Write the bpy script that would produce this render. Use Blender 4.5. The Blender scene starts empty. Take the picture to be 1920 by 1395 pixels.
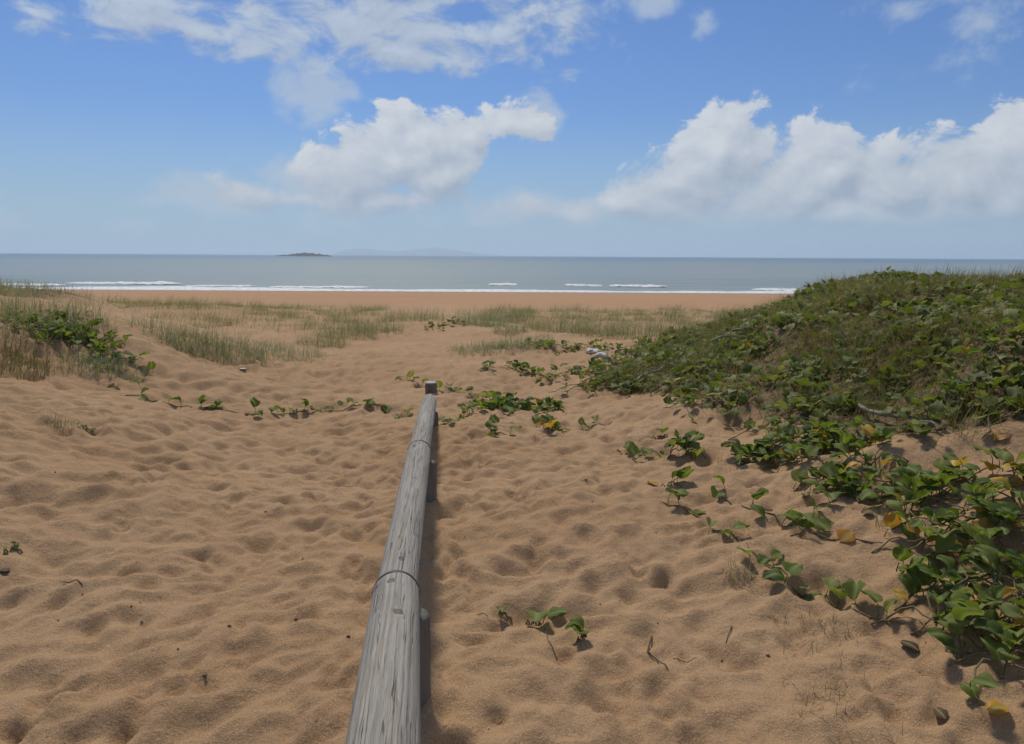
import bpy, math, random
import numpy as np
from mathutils import Vector, Matrix

random.seed(7)
RNG = np.random.default_rng(11)
SC = bpy.context.scene
COL = SC.collection
R = math.radians

# ------------------------------------------------------------------ camera
W0, H0, F0 = 1920.0, 1395.0, 1450.0          # photograph size and focal length in its pixels
EYE = Vector((0.0, 0.0, 4.2))                # about 1.55 m above the sand, sea level is z = 0
PITCH, ROLL = R(8.55), R(0.33)
fwd = Vector((0, math.cos(PITCH), -math.sin(PITCH)))
rt0 = Vector((1, 0, 0)); up0 = rt0.cross(fwd)
RT = rt0 * math.cos(ROLL) + up0 * math.sin(ROLL)
UP = RT.cross(fwd)
cam_d = bpy.data.cameras.new('camera'); cam = bpy.data.objects.new('camera', cam_d); COL.objects.link(cam)
cam_d.sensor_width = 36.0; cam_d.lens = 36.0 * F0 / W0
cam_d.clip_start = 0.05; cam_d.clip_end = 200000.0
cam.matrix_world = Matrix(((RT.x, UP.x, -fwd.x, EYE.x), (RT.y, UP.y, -fwd.y, EYE.y), (RT.z, UP.z, -fwd.z, EYE.z), (0, 0, 0, 1)))
SC.camera = cam

def ray(px, py):
    return (fwd + RT * ((px - W0 / 2) / F0) + UP * ((H0 / 2 - py) / F0)).normalized()

# ------------------------------------------------------------------ exposure, sun, sky
SC.render.engine = 'CYCLES'
SC.cycles.use_denoising = True
SC.cycles.max_bounces = 6
SC.cycles.use_adaptive_sampling = True
SC.cycles.adaptive_threshold = 0.02
SC.cycles.volume_bounces = 1
SC.view_settings.view_transform = 'Standard'
SC.view_settings.look = 'None'
SC.view_settings.exposure = 0.03
SC.view_settings.gamma = 1.0

SUN_AZ, SUN_EL = R(-17), R(56)               # front left of the camera (camera looks along +Y)
sun_dir = Vector((math.sin(SUN_AZ) * math.cos(SUN_EL), math.cos(SUN_AZ) * math.cos(SUN_EL), math.sin(SUN_EL)))
sun_d = bpy.data.lights.new('sun', 'SUN'); sun = bpy.data.objects.new('sun', sun_d); COL.objects.link(sun)
sun_d.energy = 3.0; sun_d.angle = R(8); sun_d.color = (1.0, 0.92, 0.79)
sun.rotation_euler = sun_dir.to_track_quat('Z', 'Y').to_euler()

world = bpy.data.worlds.new('World'); SC.world = world; world.use_nodes = True

class NT:
    """small helper that writes node trees"""
    def __init__(s, tree): s.t = tree
    def n(s, typ, **kw):
        nd = s.t.nodes.new(typ)
        for k, v in kw.items(): setattr(nd, k, v)
        return nd
    def put(s, sock, v):
        if v is None: return
        if isinstance(v, bpy.types.NodeSocket): s.t.links.new(v, sock)
        else: sock.default_value = v
    def m(s, op, a, b=None, c=None, clamp=False):
        nd = s.n('ShaderNodeMath', operation=op, use_clamp=clamp)
        for i, v in enumerate((a, b, c)): s.put(nd.inputs[i], v)
        return nd.outputs[0]
    def v(s, op, a, b=None, scale=None):
        nd = s.n('ShaderNodeVectorMath', operation=op)
        s.put(nd.inputs[0], a)
        if b is not None: s.put(nd.inputs[1], b)
        if scale is not None: s.put(nd.inputs['Scale'], scale)
        return nd.outputs['Value'] if op in ('LENGTH', 'DOT_PRODUCT', 'DISTANCE') else nd.outputs['Vector']
    def noise(s, vec, scale, detail=4, rough=0.55, dist=0.0, col=False, dim='3D'):
        nd = s.n('ShaderNodeTexNoise', noise_dimensions=dim)
        s.put(nd.inputs['Vector'], vec); s.put(nd.inputs['Scale'], scale)
        nd.inputs['Detail'].default_value = detail; nd.inputs['Roughness'].default_value = rough
        nd.inputs['Distortion'].default_value = dist
        return nd.outputs['Color'] if col else nd.outputs[0]
    def step(s, x, a, b, lo=0.0, hi=1.0):
        nd = s.n('ShaderNodeMapRange', interpolation_type='SMOOTHSTEP')
        s.put(nd.inputs[0], x); s.put(nd.inputs[1], a); s.put(nd.inputs[2], b); s.put(nd.inputs[3], lo); s.put(nd.inputs[4], hi)
        return nd.outputs[0]
    def mix(s, f, a, b, blend='MIX'):
        nd = s.n('ShaderNodeMix', data_type='RGBA', blend_type=blend)
        s.put(nd.inputs['Factor'], f)
        for i, v in ((6, a), (7, b)):
            if isinstance(v, (tuple, list)): v = (*v[:3], 1.0)
            s.put(nd.inputs[i], v)
        return nd.outputs[2]
    def xyz(s, x, y, z):
        nd = s.n('ShaderNodeCombineXYZ')
        for i, v in enumerate((x, y, z)): s.put(nd.inputs[i], v)
        return nd.outputs[0]

def azel(px, py):
    d = ray(px, py)
    return math.atan2(d.x, d.y), math.asin(d.z)

def build_world():
    t = world.node_tree; t.nodes.clear(); N = NT(t)
    out = N.n('ShaderNodeOutputWorld'); bg = N.n('ShaderNodeBackground')
    sky = N.n('ShaderNodeTexSky', sky_type='NISHITA')
    sky.sun_disc = False; sky.sun_elevation = SUN_EL; sky.sun_rotation = SUN_AZ
    sky.altitude = 0; sky.air_density = 1.0; sky.dust_density = 0.35; sky.ozone_density = 3.0
    tc = N.n('ShaderNodeTexCoord')
    d = N.v('NORMALIZE', tc.outputs['Generated'])
    sep = N.n('ShaderNodeSeparateXYZ'); N.put(sep.inputs[0], d)
    az = N.m('ARCTAN2', sep.outputs[0], sep.outputs[1]); el = N.m('ARCSINE', sep.outputs[2])
    P = N.xyz(az, el, 0.0)

    # --- a node group: cloud density at (azimuth, elevation)
    def group(name, blobs, warp, wscale, nscale, namp, stretch, rot, detail):
        g = bpy.data.node_groups.new(name, 'ShaderNodeTree'); G = NT(g)
        g.interface.new_socket('P', in_out='INPUT', socket_type='NodeSocketVector')
        g.interface.new_socket('D', in_out='OUTPUT', socket_type='NodeSocketFloat')
        gi = G.n('NodeGroupInput'); go = G.n('NodeGroupOutput')
        p = gi.outputs[0]
        w = G.noise(p, wscale, 3, 0.55, col=True, dim='2D')
        pw = G.v('ADD', p, G.v('MULTIPLY', G.v('SUBTRACT', w, (0.5, 0.5, 0.5)), (warp, warp * 0.8, 0)))
        acc = None
        for (cx, cy, rx, ry, gain) in blobs:
            a, e = azel(cx, cy)
            q = G.v('DIVIDE', G.v('SUBTRACT', pw, (a, e, 0)), (rx / F0, ry / F0, 1.0))
            b = G.m('MULTIPLY', G.m('SUBTRACT', 1.0, G.v('LENGTH', q)), gain)
            acc = b if acc is None else G.m('SMOOTH_MAX', acc, b, 0.15)
        mp = G.n('ShaderNodeMapping', vector_type='POINT'); G.put(mp.inputs['Vector'], p)
        mp.inputs['Rotation'].default_value = (0, 0, rot); mp.inputs['Scale'].default_value = (stretch[0], stretch[1], 1)
        n1 = G.noise(mp.outputs[0], nscale, detail, 0.66, 0.25, dim='2D')
        n2 = G.n('ShaderNodeTexVoronoi', feature='SMOOTH_F1', voronoi_dimensions='2D'); G.put(n2.inputs['Vector'], G.v('ADD', mp.outputs[0], G.v('SCALE', w, scale=0.05)))
        n2.inputs['Scale'].default_value = nscale * 1.6; n2.inputs['Smoothness'].default_value = 0.4
        nn = G.m('ADD', G.m('MULTIPLY', G.m('SUBTRACT', n1, 0.5), namp), G.m('MULTIPLY', G.m('SUBTRACT', 0.35, n2.outputs[0]), namp * 0.22))
        G.put(go.inputs[0], G.m('ADD', acc, nn))
        return g

    cum = group('cumulus', [
        (1365, 293, 100, 90, 1.1), (1300, 358, 150, 80, 1.0), (1545, 318, 90, 90, 1.1), (1480, 378, 170, 80, 1.1),
        (1660, 348, 160, 95, 1.05), (1800, 358, 170, 85, 1.0), (1920, 303, 110, 90, 1.1), (1250, 397, 170, 40, 0.95),
        (1500, 402, 330, 34, 1.1), (1900, 387, 90, 50, 1.0), (2080, 358, 180, 110, 1.0), (2300, 388, 160, 70, 1.0),
        (1460, 372, 150, 62, 1.1), (1600, 400, 420, 50, 1.2), (640, 345, 125, 75, 1.0), (560, 380, 120, 36, 0.7), (470, 362, 90, 40, 0.55), (1080, 395, 150, 40, 0.8), (1180, 380, 120, 45, 0.9), (940, 235, 70, 35, 0.6), (740, 310, 120, 75, 1.0), (745, 235, 50, 45, 0.75), (870, 250, 80, 45, 0.85), (800, 280, 110, 60, 0.9),
        (700, 380, 170, 34, 1.0), (820, 335, 110, 60, 0.9)], 0.06, 9.0, 13.0, 1.45, (1.0, 1.4), 0.3, 8)
    wis = group('wisp', [
        (430, 372, 160, 48, 1.6), (540, 350, 110, 55, 1.2), (600, 150, 85, 70, 1.25), (580, 195, 70, 45, 1.1), (1000, 215, 50, 36, 1.1), (930, 412, 70, 18, 1.2),
        (1080, 388, 210, 42, 1.4), (560, 395, 330, 34, 0.65), (960, 245, 60, 26, 0.6), (1220, 8, 50, 30, 0.8), (1325, 35, 16, 18, 0.5),
        (1690, 10, 70, 34, 0.5), (1860, 40, 110, 60, 0.25), (0, 358, 40, 14, 0.6), (220, 425, 200, 22, 0.5), (-200, 360, 150, 60, 0.8)],
        0.06, 8.0, 12.0, 2.4, (1.0, 1.5), 0.3, 8)
    alto = group('alto', [
        (330, 45, 230, 34, 1.0), (500, 95, 120, 34, 1.05), (620, 30, 340, 80, 1.1), (850, 60, 230, 75, 1.1), (720, 90, 100, 40, 0.9),
        (1010, 25, 130, 50, 0.85), (260, 5, 190, 24, 0.8), (700, -90, 520, 110, 1.0), (160, 62, 70, 14, 0.6)],
        0.07, 7.0, 12.0, 2.9, (1.0, 2.0), -0.35, 8)

    def dens(g, p):
        nd = N.n('ShaderNodeGroup'); nd.node_tree = g; N.put(nd.inputs[0], p); return nd.outputs[0]
    off = N.v('ADD', P, (-0.013, 0.015, 0))
    dc, dw, da = dens(cum, P), dens(wis, P), dens(alto, P)
    dc2, da2 = dens(cum, off), dens(alto, off)
    ac = N.step(dc, -0.04, N.step(el, R(3), R(8.5), 0.60, 0.15)); aw = N.m('MULTIPLY', N.step(dw, -0.05, 0.9), 0.7); aa = N.m('MULTIPLY', N.step(da, -0.10, 0.85), 0.88)
    lit = N.m('ADD', N.step(el, R(2.5), R(9), 0.26, 0.62), N.m('MULTIPLY', N.m('SUBTRACT', dc, dc2), 0.75), clamp=True)
    # the rest of the sky dome carries clouds of the same kind, cover raised out of view to whiten the blue fill light
    zc = N.m('MAXIMUM', N.m('ADD', sep.outputs[2], 0.10), 0.05)
    pl = N.v('DIVIDE', d, N.xyz(zc, zc, zc))
    far = N.step(N.noise(pl, 0.55, 7, 0.6, 0.2), 0.40, 0.62)
    inview = N.m('MULTIPLY', N.step(N.m('ABSOLUTE', az), R(36), R(46), 1, 0), N.step(el, R(18), R(27), 1, 0))
    inview = N.m('MULTIPLY', inview, N.step(el, R(-0.3), R(0.6)))
    af = N.m('MULTIPLY', far, N.step(el, 0.0, R(6), 0, 0.85))

    skyc = N.mix(1.0, sky.outputs[0], (SKY_TINT[0], SKY_TINT[1], SKY_TINT[2]), 'MULTIPLY')
    hz = N.step(el, R(-1), R(11), 1, 0)
    base = N.mix(N.m('MULTIPLY', hz, HAZE_SKY), skyc, HAZE_COL)
    c = N.mix(aw, base, CL_WISP)
    c = N.mix(aa, c, N.mix(N.m('ADD', 0.6, N.m('MULTIPLY', N.m('SUBTRACT', da, da2), 0.5), clamp=True), CL_SHADE, CL_ALTO))
    low = N.step(el, R(1.1), R(3.8))
    cc = N.mix(lit, CL_SHADE, CL_LIT)
    c = N.mix(N.m('MULTIPLY', ac, N.m('MULTIPLY', low, 0.93)), c, cc)
    N.put(bg.inputs['Color'], c); bg.inputs['Strength'].default_value = SKY_STRENGTH
    bg2 = N.n('ShaderNodeBackground'); N.put(bg2.inputs['Color'], N.mix(af, base, CL_ALTO)); bg2.inputs['Strength'].default_value = SKY_STRENGTH
    # two closures, so that the detailed bank of clouds is worked out only for the quarter of the sky it stands in
    mx = N.n('ShaderNodeMixShader'); N.put(mx.inputs[0], inview)
    t.links.new(bg2.outputs[0], mx.inputs[1]); t.links.new(bg.outputs[0], mx.inputs[2]); t.links.new(mx.outputs[0], out.inputs[0])
    world.cycles.sampling_method = 'NONE'

SKY_STRENGTH = 0.098
SKY_TINT = (0.44, 0.60, 0.86)
HAZE_SKY = 0.85
HAZE_COL = (3.3, 4.7, 5.9)
CL_LIT = (6.5, 6.8, 7.2)
CL_SHADE = (3.4, 4.0, 5.0)
CL_WISP = (4.5, 5.3, 6.3)
CL_ALTO = (5.0, 5.8, 6.8)
build_world()

# ------------------------------------------------------------------ materials
def new_mat(name):
    m = bpy.data.materials.new(name); m.use_nodes = True
    t = m.node_tree; N = NT(t)
    b = t.nodes['Principled BSDF']
    return m, N, b

def bump(N, b, h, strength, dist):
    nd = N.n('ShaderNodeBump'); nd.inputs['Strength'].default_value = strength; nd.inputs['Distance'].default_value = dist
    N.put(nd.inputs['Height'], h); N.put(b.inputs['Normal'], nd.outputs[0])

def mat_sand():
    m, N, b = new_mat('sand')
    geo = N.n('ShaderNodeNewGeometry'); p = geo.outputs['Position']
    big = N.noise(p, 0.7, 4, 0.6); mid = N.noise(p, 5.0, 5, 0.6); fine = N.noise(p, 190, 3, 0.75); fin2 = N.noise(p, 90, 3, 0.7)
    c = N.mix(N.step(big, 0.3, 0.7), (0.43, 0.268, 0.130), (0.49, 0.322, 0.170))
    c = N.mix(N.m('MULTIPLY', N.step(mid, 0.5, 0.75), 0.30), c, (0.34, 0.195, 0.10))
    c = N.mix(N.step(fine, 0.35, 0.72), N.mix(0.5, c, (0.17, 0.085, 0.05)), N.mix(0.16, c, (0.72, 0.56, 0.40)))
    speck = N.m('MULTIPLY', N.step(fin2, 0.66, 0.78), 0.45)
    c = N.mix(speck, c, (0.15, 0.08, 0.05))
    at = N.n('ShaderNodeAttribute', attribute_name='litter')
    lf = at.outputs['Fac']
    ln = N.noise(p, 16, 5, 0.7)
    lc = N.mix(N.step(ln, 0.35, 0.65), (0.10, 0.07, 0.04), (0.24, 0.165, 0.095))
    c = N.mix(N.step(N.m('ADD', lf, N.m('MULTIPLY', N.m('SUBTRACT', N.noise(p, 3.2, 5, 0.65), 0.5), 0.9)), 0.42, 0.62, 0, 0.9), c, lc)
    # damp sand along the water
    sy = N.n('ShaderNodeSeparateXYZ'); N.put(sy.inputs[0], p)
    mpb = N.n('ShaderNodeMapping'); mpb.inputs['Scale'].default_value = (0.04, 0.35, 1.0); N.put(mpb.inputs[0], p)
    bn = N.noise(mpb.outputs[0], 1.0, 5, 0.65)
    wet = N.step(N.m('ADD', sy.outputs[2], N.m('MULTIPLY', N.m('SUBTRACT', bn, 0.5), 0.5)), 0.12, 0.50, 1, 0)
    c = N.mix(N.m('MULTIPLY', N.step(sy.outputs[1], 24, 40), 0.75), c, (0.38, 0.215, 0.11))
    c = N.mix(N.m('MULTIPLY', N.step(bn, 0.45, 0.7), N.step(sy.outputs[1], 30, 45, 0, 0.35)), c, (0.27, 0.165, 0.10))
    c = N.mix(N.m('MULTIPLY', wet, 0.7), c, (0.20, 0.125, 0.075))
    N.put(b.inputs['Base Color'], c)
    N.put(b.inputs['Roughness'], N.m('SUBTRACT', 0.95, N.m('MULTIPLY', wet, 0.5)))
    b.inputs['Specular IOR Level'].default_value = 0.2
    h = N.m('ADD', N.m('MULTIPLY', N.noise(p, 38, 5, 0.7), 1.0), N.m('MULTIPLY', fine, 0.35))
    bump(N, b, h, 0.8, 0.016)
    return m

def leaf_mat(name, c1, c2, c3, trans=0.35, rough=0.42, vary='object'):
    m, N, b = new_mat(name)
    if vary == 'object':
        rnd = N.n('ShaderNodeObjectInfo').outputs['Random']
    else:
        rnd = N.n('ShaderNodeAttribute', attribute_name='tint').outputs['Fac']
    ramp = N.n('ShaderNodeValToRGB'); cr = ramp.color_ramp
    cr.elements[0].color = (*c1, 1); cr.elements[1].color = (*c3, 1); e = cr.elements.new(0.55); e.color = (*c2, 1)
    N.put(ramp.inputs[0], rnd)
    tc = N.n('ShaderNodeNewGeometry')
    c = N.mix(N.m('MULTIPLY', N.step(N.noise(tc.outputs['Position'], 60, 3, 0.6), 0.4, 0.7), 0.3), ramp.outputs[0], N.mix(0.5, ramp.outputs[0], (0.15, 0.16, 0.04)))
    rib = N.n('ShaderNodeAttribute', attribute_name='rib').outputs['Fac']
    c = N.mix(N.m('MULTIPLY', rib, 0.6), c, (0.26, 0.30, 0.12))
    spot = N.step(N.noise(tc.outputs['Position'], 34, 4, 0.7), 0.64, 0.70, 0, 0.8)
    c = N.mix(spot, c, (0.22, 0.13, 0.045))
    N.put(b.inputs['Base Color'], c); N.put(b.inputs['Roughness'], N.m('ADD', rough - 0.1, N.m('MULTIPLY', N.noise(tc.outputs['Position'], 80, 3, 0.6), 0.3)))
    b.inputs['Specular IOR Level'].default_value = 0.25
    tr = N.n('ShaderNodeBsdfTranslucent'); N.put(tr.inputs[0], N.mix(1.0, c, (1.5, 1.6, 0.6), 'MULTIPLY'))
    mx = N.n('ShaderNodeMixShader'); mx.inputs[0].default_value = trans
    N.t.links.new(b.outputs[0], mx.inputs[1]); N.t.links.new(tr.outputs[0], mx.inputs[2])
    N.t.links.new(mx.outputs[0], N.t.nodes['Material Output'].inputs[0])
    return m

def plain_mat(name, ca, cb, scale=20, rough=0.85, stretch=(1, 1, 1), bmp=0.3, bd=0.004, coord='Object'):
    m, N, b = new_mat(name)
    tc = N.n('ShaderNodeTexCoord'); mp = N.n('ShaderNodeMapping'); mp.inputs['Scale'].default_value = stretch
    N.put(mp.inputs[0], tc.outputs[coord])
    n = N.noise(mp.outputs[0], scale, 5, 0.65)
    N.put(b.inputs['Base Color'], N.mix(N.step(n, 0.3, 0.7), ca, cb)); b.inputs['Roughness'].default_value = rough
    bump(N, b, n, bmp, bd)
    return m

def mat_log(name, knots):
    """weathered grey round timber, the log runs along local Z"""
    m, N, b = new_mat(name)
    tc = N.n('ShaderNodeTexCoord'); p = tc.outputs['Object']
    warp = N.v('SCALE', N.v('SUBTRACT', N.noise(p, 6, 2, 0.5, col=True), (0.5, 0.5, 0.5)), scale=0.012)
    q = N.v('ADD', p, warp)
    # round the knots the grain swells aside
    kmask = None
    for k in knots:
        dk = N.v('LENGTH', N.v('MULTIPLY', N.v('SUBTRACT', N.v('ADD', p, N.v('SCALE', N.v('SUBTRACT', N.noise(p, 55, 3, 0.6, col=True), (0.5, 0.5, 0.5)), scale=0.03)), k), (1, 1, 0.6)))
        s = N.step(dk, 0.0, 0.040, 1, 0)
        kmask = s if kmask is None else N.m('MAXIMUM', kmask, s)
    def st(scale, sz, det=5):
        mp = N.n('ShaderNodeMapping'); mp.inputs['Scale'].default_value = (1, 1, sz); N.put(mp.inputs[0], q)
        return N.noise(mp.outputs[0], scale, det, 0.65)
    g1, g2, g3 = st(120, 0.014), st(300, 0.02), st(20, 0.10)
    crk = st(60, 0.012, 2)
    c = N.mix(N.step(g1, 0.32, 0.68), (0.175, 0.16, 0.135), (0.33, 0.31, 0.275))
    c = N.mix(N.m('MULTIPLY', N.step(g2, 0.45, 0.75), 0.5), c, (0.41, 0.395, 0.36))
    c = N.mix(N.m('MULTIPLY', N.step(g3, 0.5, 0.75), 0.45), c, (0.34, 0.28, 0.215))
    cm = N.step(N.m('ABSOLUTE', N.m('SUBTRACT', crk, 0.5)), 0.0, 0.016, 1, 0)
    cm = N.m('MULTIPLY', cm, N.step(st(26, 0.09, 2), 0.48, 0.58))
    c = N.mix(N.m('MULTIPLY', cm, 0.9), c, (0.03, 0.027, 0.024))
    h = N.m('SUBTRACT', N.m('ADD', N.m('MULTIPLY', g1, 0.6), N.m('MULTIPLY', g2, 0.4)), N.m('MULTIPLY', cm, 1.5))
    if kmask is not None:
        kr = N.m('SINE', N.m('MULTIPLY', kmask, 9.0))
        c = N.mix(N.m('MULTIPLY', N.step(kmask, 0.15, 0.5), N.step(kr, -0.2, 1.0, 0, 0.75)), c, (0.075, 0.065, 0.055))
        h = N.m('SUBTRACT', h, N.m('MULTIPLY', N.step(kmask, 0.55, 0.9), 1.2))
    N.put(b.inputs['Base Color'], c); b.inputs['Roughness'].default_value = 0.82
    b.inputs['Specular IOR Level'].default_value = 0.25
    bump(N, b, h, 0.7, 0.004)
    return m

M = {}
M['sand'] = mat_sand()
M['leaf'] = leaf_mat('vine_leaf', (0.062, 0.10, 0.017), (0.115, 0.158, 0.028), (0.19, 0.21, 0.06), 0.38, 0.6)
M['leaf_yellow'] = leaf_mat('yellow_leaf', (0.45, 0.24, 0.03), (0.50, 0.30, 0.04), (0.38, 0.17, 0.03), 0.3)
M['leaf_brown'] = leaf_mat('brown_leaf', (0.06, 0.035, 0.022), (0.10, 0.055, 0.03), (0.15, 0.09, 0.05), 0.1, 0.8)
M['cover'] = leaf_mat('cover_leaf', (0.068, 0.098, 0.020), (0.13, 0.16, 0.034), (0.29, 0.26, 0.11), 0.35, 0.55, 'tint')
M['drygrass'] = leaf_mat('dry_grass', (0.10, 0.115, 0.04), (0.20, 0.165, 0.075), (0.34, 0.24, 0.13), 0.25, 0.7, 'tint')
M['grass'] = leaf_mat('dune_grass', (0.12, 0.14, 0.075), (0.21, 0.215, 0.125), (0.35, 0.315, 0.20), 0.3, 0.6, 'tint')
M['greygrass'] = leaf_mat('grey_grass', (0.14, 0.17, 0.11), (0.22, 0.245, 0.17), (0.33, 0.34, 0.25), 0.3, 0.6, 'tint')
M['stem'] = plain_mat('vine_stem', (0.13, 0.10, 0.045), (0.20, 0.15, 0.07), 40)
M['twig'] = plain_mat('twig_bark', (0.05, 0.033, 0.024), (0.12, 0.085, 0.06), 60)
M['drift'] = plain_mat('driftwood', (0.11, 0.095, 0.08), (0.26, 0.235, 0.20), 30, stretch=(1, 1, 0.12))
M['pale'] = plain_mat('pale_debris', (0.42, 0.41, 0.38), (0.62, 0.60, 0.56), 30)
M['rock'] = plain_mat('island_rock', (0.010, 0.012, 0.013), (0.03, 0.032, 0.028), 0.08, coord='Object', bd=0.5)
M['hill'] = plain_mat('island_forest', (0.05, 0.08, 0.05), (0.09, 0.11, 0.08), 0.01, coord='Object', bd=2.0)

# ------------------------------------------------------------------ noise and terrain
_perm = RNG.permutation(512).astype(np.int64)
_perm = np.concatenate([_perm, _perm, _perm])
_ga = RNG.uniform(0, 2 * math.pi, 512)
_gx, _gy = np.cos(_ga), np.sin(_ga)
def perlin(x, y):
    xi = np.floor(x).astype(np.int64); yi = np.floor(y).astype(np.int64)
    xf, yf = x - xi, y - yi
    u = xf * xf * xf * (xf * (xf * 6 - 15) + 10); v = yf * yf * yf * (yf * (yf * 6 - 15) + 10)
    def g(ix, iy, fx, fy):
        h = _perm[(_perm[ix & 511] + iy) & 511]
        return _gx[h] * fx + _gy[h] * fy
    a = g(xi, yi, xf, yf); b = g(xi + 1, yi, xf - 1, yf); c = g(xi, yi + 1, xf, yf - 1); d = g(xi + 1, yi + 1, xf - 1, yf - 1)
    return (a + u * (b - a)) + v * ((c + u * (d - c)) - (a + u * (b - a)))
def fbm(x, y, o=4, gain=0.5):
    s = 0; a = 1.0
    for i in range(o):
        s = s + a * perlin(x * 2 ** i + 17.3 * i, y * 2 ** i - 9.1 * i); a *= gain
    return s
def ss(x, a, b):
    t = np.clip((x - a) / (b - a), 0, 1); return t * t * (3 - 2 * t)

FOOT_Y = [-8, 0, 2.4, 4.0, 6.0, 8.0, 10.5, 14.0, 18.0, 30]
FOOT_X = [2.3, 1.95, 1.55, 1.25, 0.85, 0.80, 1.40, 2.9, 5.2, 12]
def dune_s(x, y):
    """distance in metres up from the foot of the right-hand dune"""
    return x - np.interp(y, FOOT_Y, FOOT_X)
VEG_X = [3.6, 3.4, 3.0, 2.35, 1.45, 0.72, 1.35, 2.9, 5.2, 12]
def veg_s(x, y):
    """distance in metres inside the edge of the dune's plant cover"""
    return x - np.interp(y, FOOT_Y, VEG_X)
def left_s(x, y):
    return -1.7 - 0.10 * (y - 6) - x

def base_z(x, y):
    z = np.interp(y, [-200, 0, 2.4, 4.4, 8, 14, 24, 28, 92, 130, 400], [2.6, 2.61, 2.66, 2.73, 2.76, 2.68, 2.46, 2.26, -0.02, -1.4, -9.0])
    near = 1 - ss(y, 22, 32)
    w = fbm(x * 0.35 + 3, y * 0.35, 3)
    z = z + near * 0.16 * w
    h = 1.04 * ss(dune_s(x, y), -0.25, 3.6) * (1 - ss(y, 12.5, 20))
    h = h * (1 + 0.16 * fbm(x * 0.5, y * 0.5 + 5, 3)) + 0.15 * fbm(x * 1.3, y * 1.3 + 40, 3) * ss(dune_s(x, y), 0.0, 1.0) * near
    z = z + h
    hl = 0.96 * ss(left_s(x, y), 0.0, 4.4) * (1 - ss(y, 10.0, 13.5)) * (0.45 + 0.55 * ss(y, 1.5, 7.0))
    z = z + hl * (1 + 0.15 * w)
    z = z + 0.25 * ss(-x, 4, 9) * ss(y, 12, 16) * (1 - ss(y, 20, 26))
    # far dune flats: low hummocks that hold the grass
    z = z + 0.12 * ss(y, 12, 15) * (1 - ss(y, 23, 27)) * np.maximum(0, fbm(x * 0.6, y * 0.45 + 9, 3))
    z = z + 0.05 * fbm(x * 0.05, y * 0.08, 2) * ss(y, 30, 40) * (1 - ss(y, 75, 90))
    return z

def axis(lo_fine, hi_fine, step, lo, hi, g):
    a = list(np.arange(lo_fine, hi_fine, step))
    s = step; v = a[-1]
    while v < hi:
        s *= g; v += s; a.append(v)
    s = step; v = a[0]; b = []
    while v > lo:
        s *= g; v -= s; b.append(v)
    return np.array(b[::-1] + a)
GX = axis(-3.0, 3.2, 0.019, -900, 900, 1.034)
GY = axis(1.2, 5.2, 0.017, -300, 420, 1.0115)
GXX, GYY = np.meshgrid(GX, GY)
GZ = base_z(GXX, GYY)

def relief():
    x, y = GXX, GYY
    fade = 1 - ss(y, 16, 30)
    mask = fade * (0.35 + 0.65 * (1 - ss(dune_s(x, y), 0.1, 0.9)))
    # wind-softened scuffed ridges, running slantwise
    ca, sa = math.cos(R(28)), math.sin(R(28))
    u = x * ca + y * sa; v = -x * sa + y * ca
    wx = 0.35 * fbm(x * 1.1, y * 1.1, 2); 
    r1 = 1 - 2.0 * np.abs(perlin(u * 2.3 + wx * 2, v * 4.4 + wx))
    r2 = 1 - 2.0 * np.abs(perlin(u * 4.8 + 31, v * 7.4 + wx * 3))
    r3 = 1 - 2.0 * np.abs(perlin(u * 9.5 + 11 + wx, v * 12.0 + 3))
    lf = ss(-x, 0.6, 2.4)
    r0 = 1 - 2.0 * np.abs(perlin(u * 1.35 + 4 + wx, v * 2.5 + wx * 2))
    z = 0.030 * lf * r0 + (0.030 + 0.008 * lf) * r1 + 0.026 * r2 + 0.010 * (1 - 0.5 * lf) * r3 + 0.014 * fbm(x * 8, y * 8, 4, 0.6) + 0.05 * fbm(x * 0.9 + 8, y * 0.9, 2)
    GZ[...] += z * mask
    # old footprints: a sole and often a heel, edges slumped, sand pushed up round them
    rs = np.random.default_rng(5)
    def pit(cx, cy, a, l, w, dp, crisp):
        rad = 3.4 * l
        i0, i1 = np.searchsorted(GX, [cx - rad, cx + rad]); j0, j1 = np.searchsorted(GY, [cy - rad, cy + rad])
        if i1 - i0 < 3 or j1 - j0 < 3: return
        dx, dy = GXX[j0:j1, i0:i1] - cx, GYY[j0:j1, i0:i1] - cy
        uu = (dx * math.sin(a) + dy * math.cos(a)) / l; vv = (dx * math.cos(a) - dy * math.sin(a)) / w
        q = (uu * uu + vv * vv) * (1 + 0.35 * np.sin(3 * np.arctan2(uu, vv) + 7 * cx))
        GZ[j0:j1, i0:i1] += dp * (-1 / (1 + q ** crisp) * np.exp(-q * 0.12) + 0.55 * q * np.exp(-q * 0.8) * (1 + 0.6 * np.tanh(uu)))
    n = 4200
    py = 0.9 + 14.0 * rs.random(n) ** 1.6; px = -5.5 + 8.9 * rs.random(n)
    for cx, cy in zip(px, py):
        if dune_s(np.array(cx), np.array(cy)) > 0.9: continue
        a = rs.normal(0.1, 0.6) + (0 if rs.random() < 0.6 else 1.2)
        l = rs.uniform(0.05, 0.12)
        pit(cx, cy, a, l, l * rs.uniform(0.55, 0.8), rs.uniform(0.008, 0.034), rs.uniform(1.0, 2.0))
    for k in range(420):
        cy = 1.0 + 11 * rs.random() ** 1.3; cx = -0.1 - 0.08 * cy + rs.normal(0, 1.0 + 0.1 * cy)
        if dune_s(np.array(cx), np.array(cy)) > 0.5: continue
        a = rs.normal(0, 0.25) + (math.pi if rs.random() < 0.5 else 0); dp = rs.uniform(0.016, 0.034)
        pit(cx, cy, a, 0.075, 0.045, dp, 2.2)
        pit(cx - 0.12 * math.sin(a), cy - 0.12 * math.cos(a), a, 0.042, 0.037, dp * 0.9, 2.2)
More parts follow.
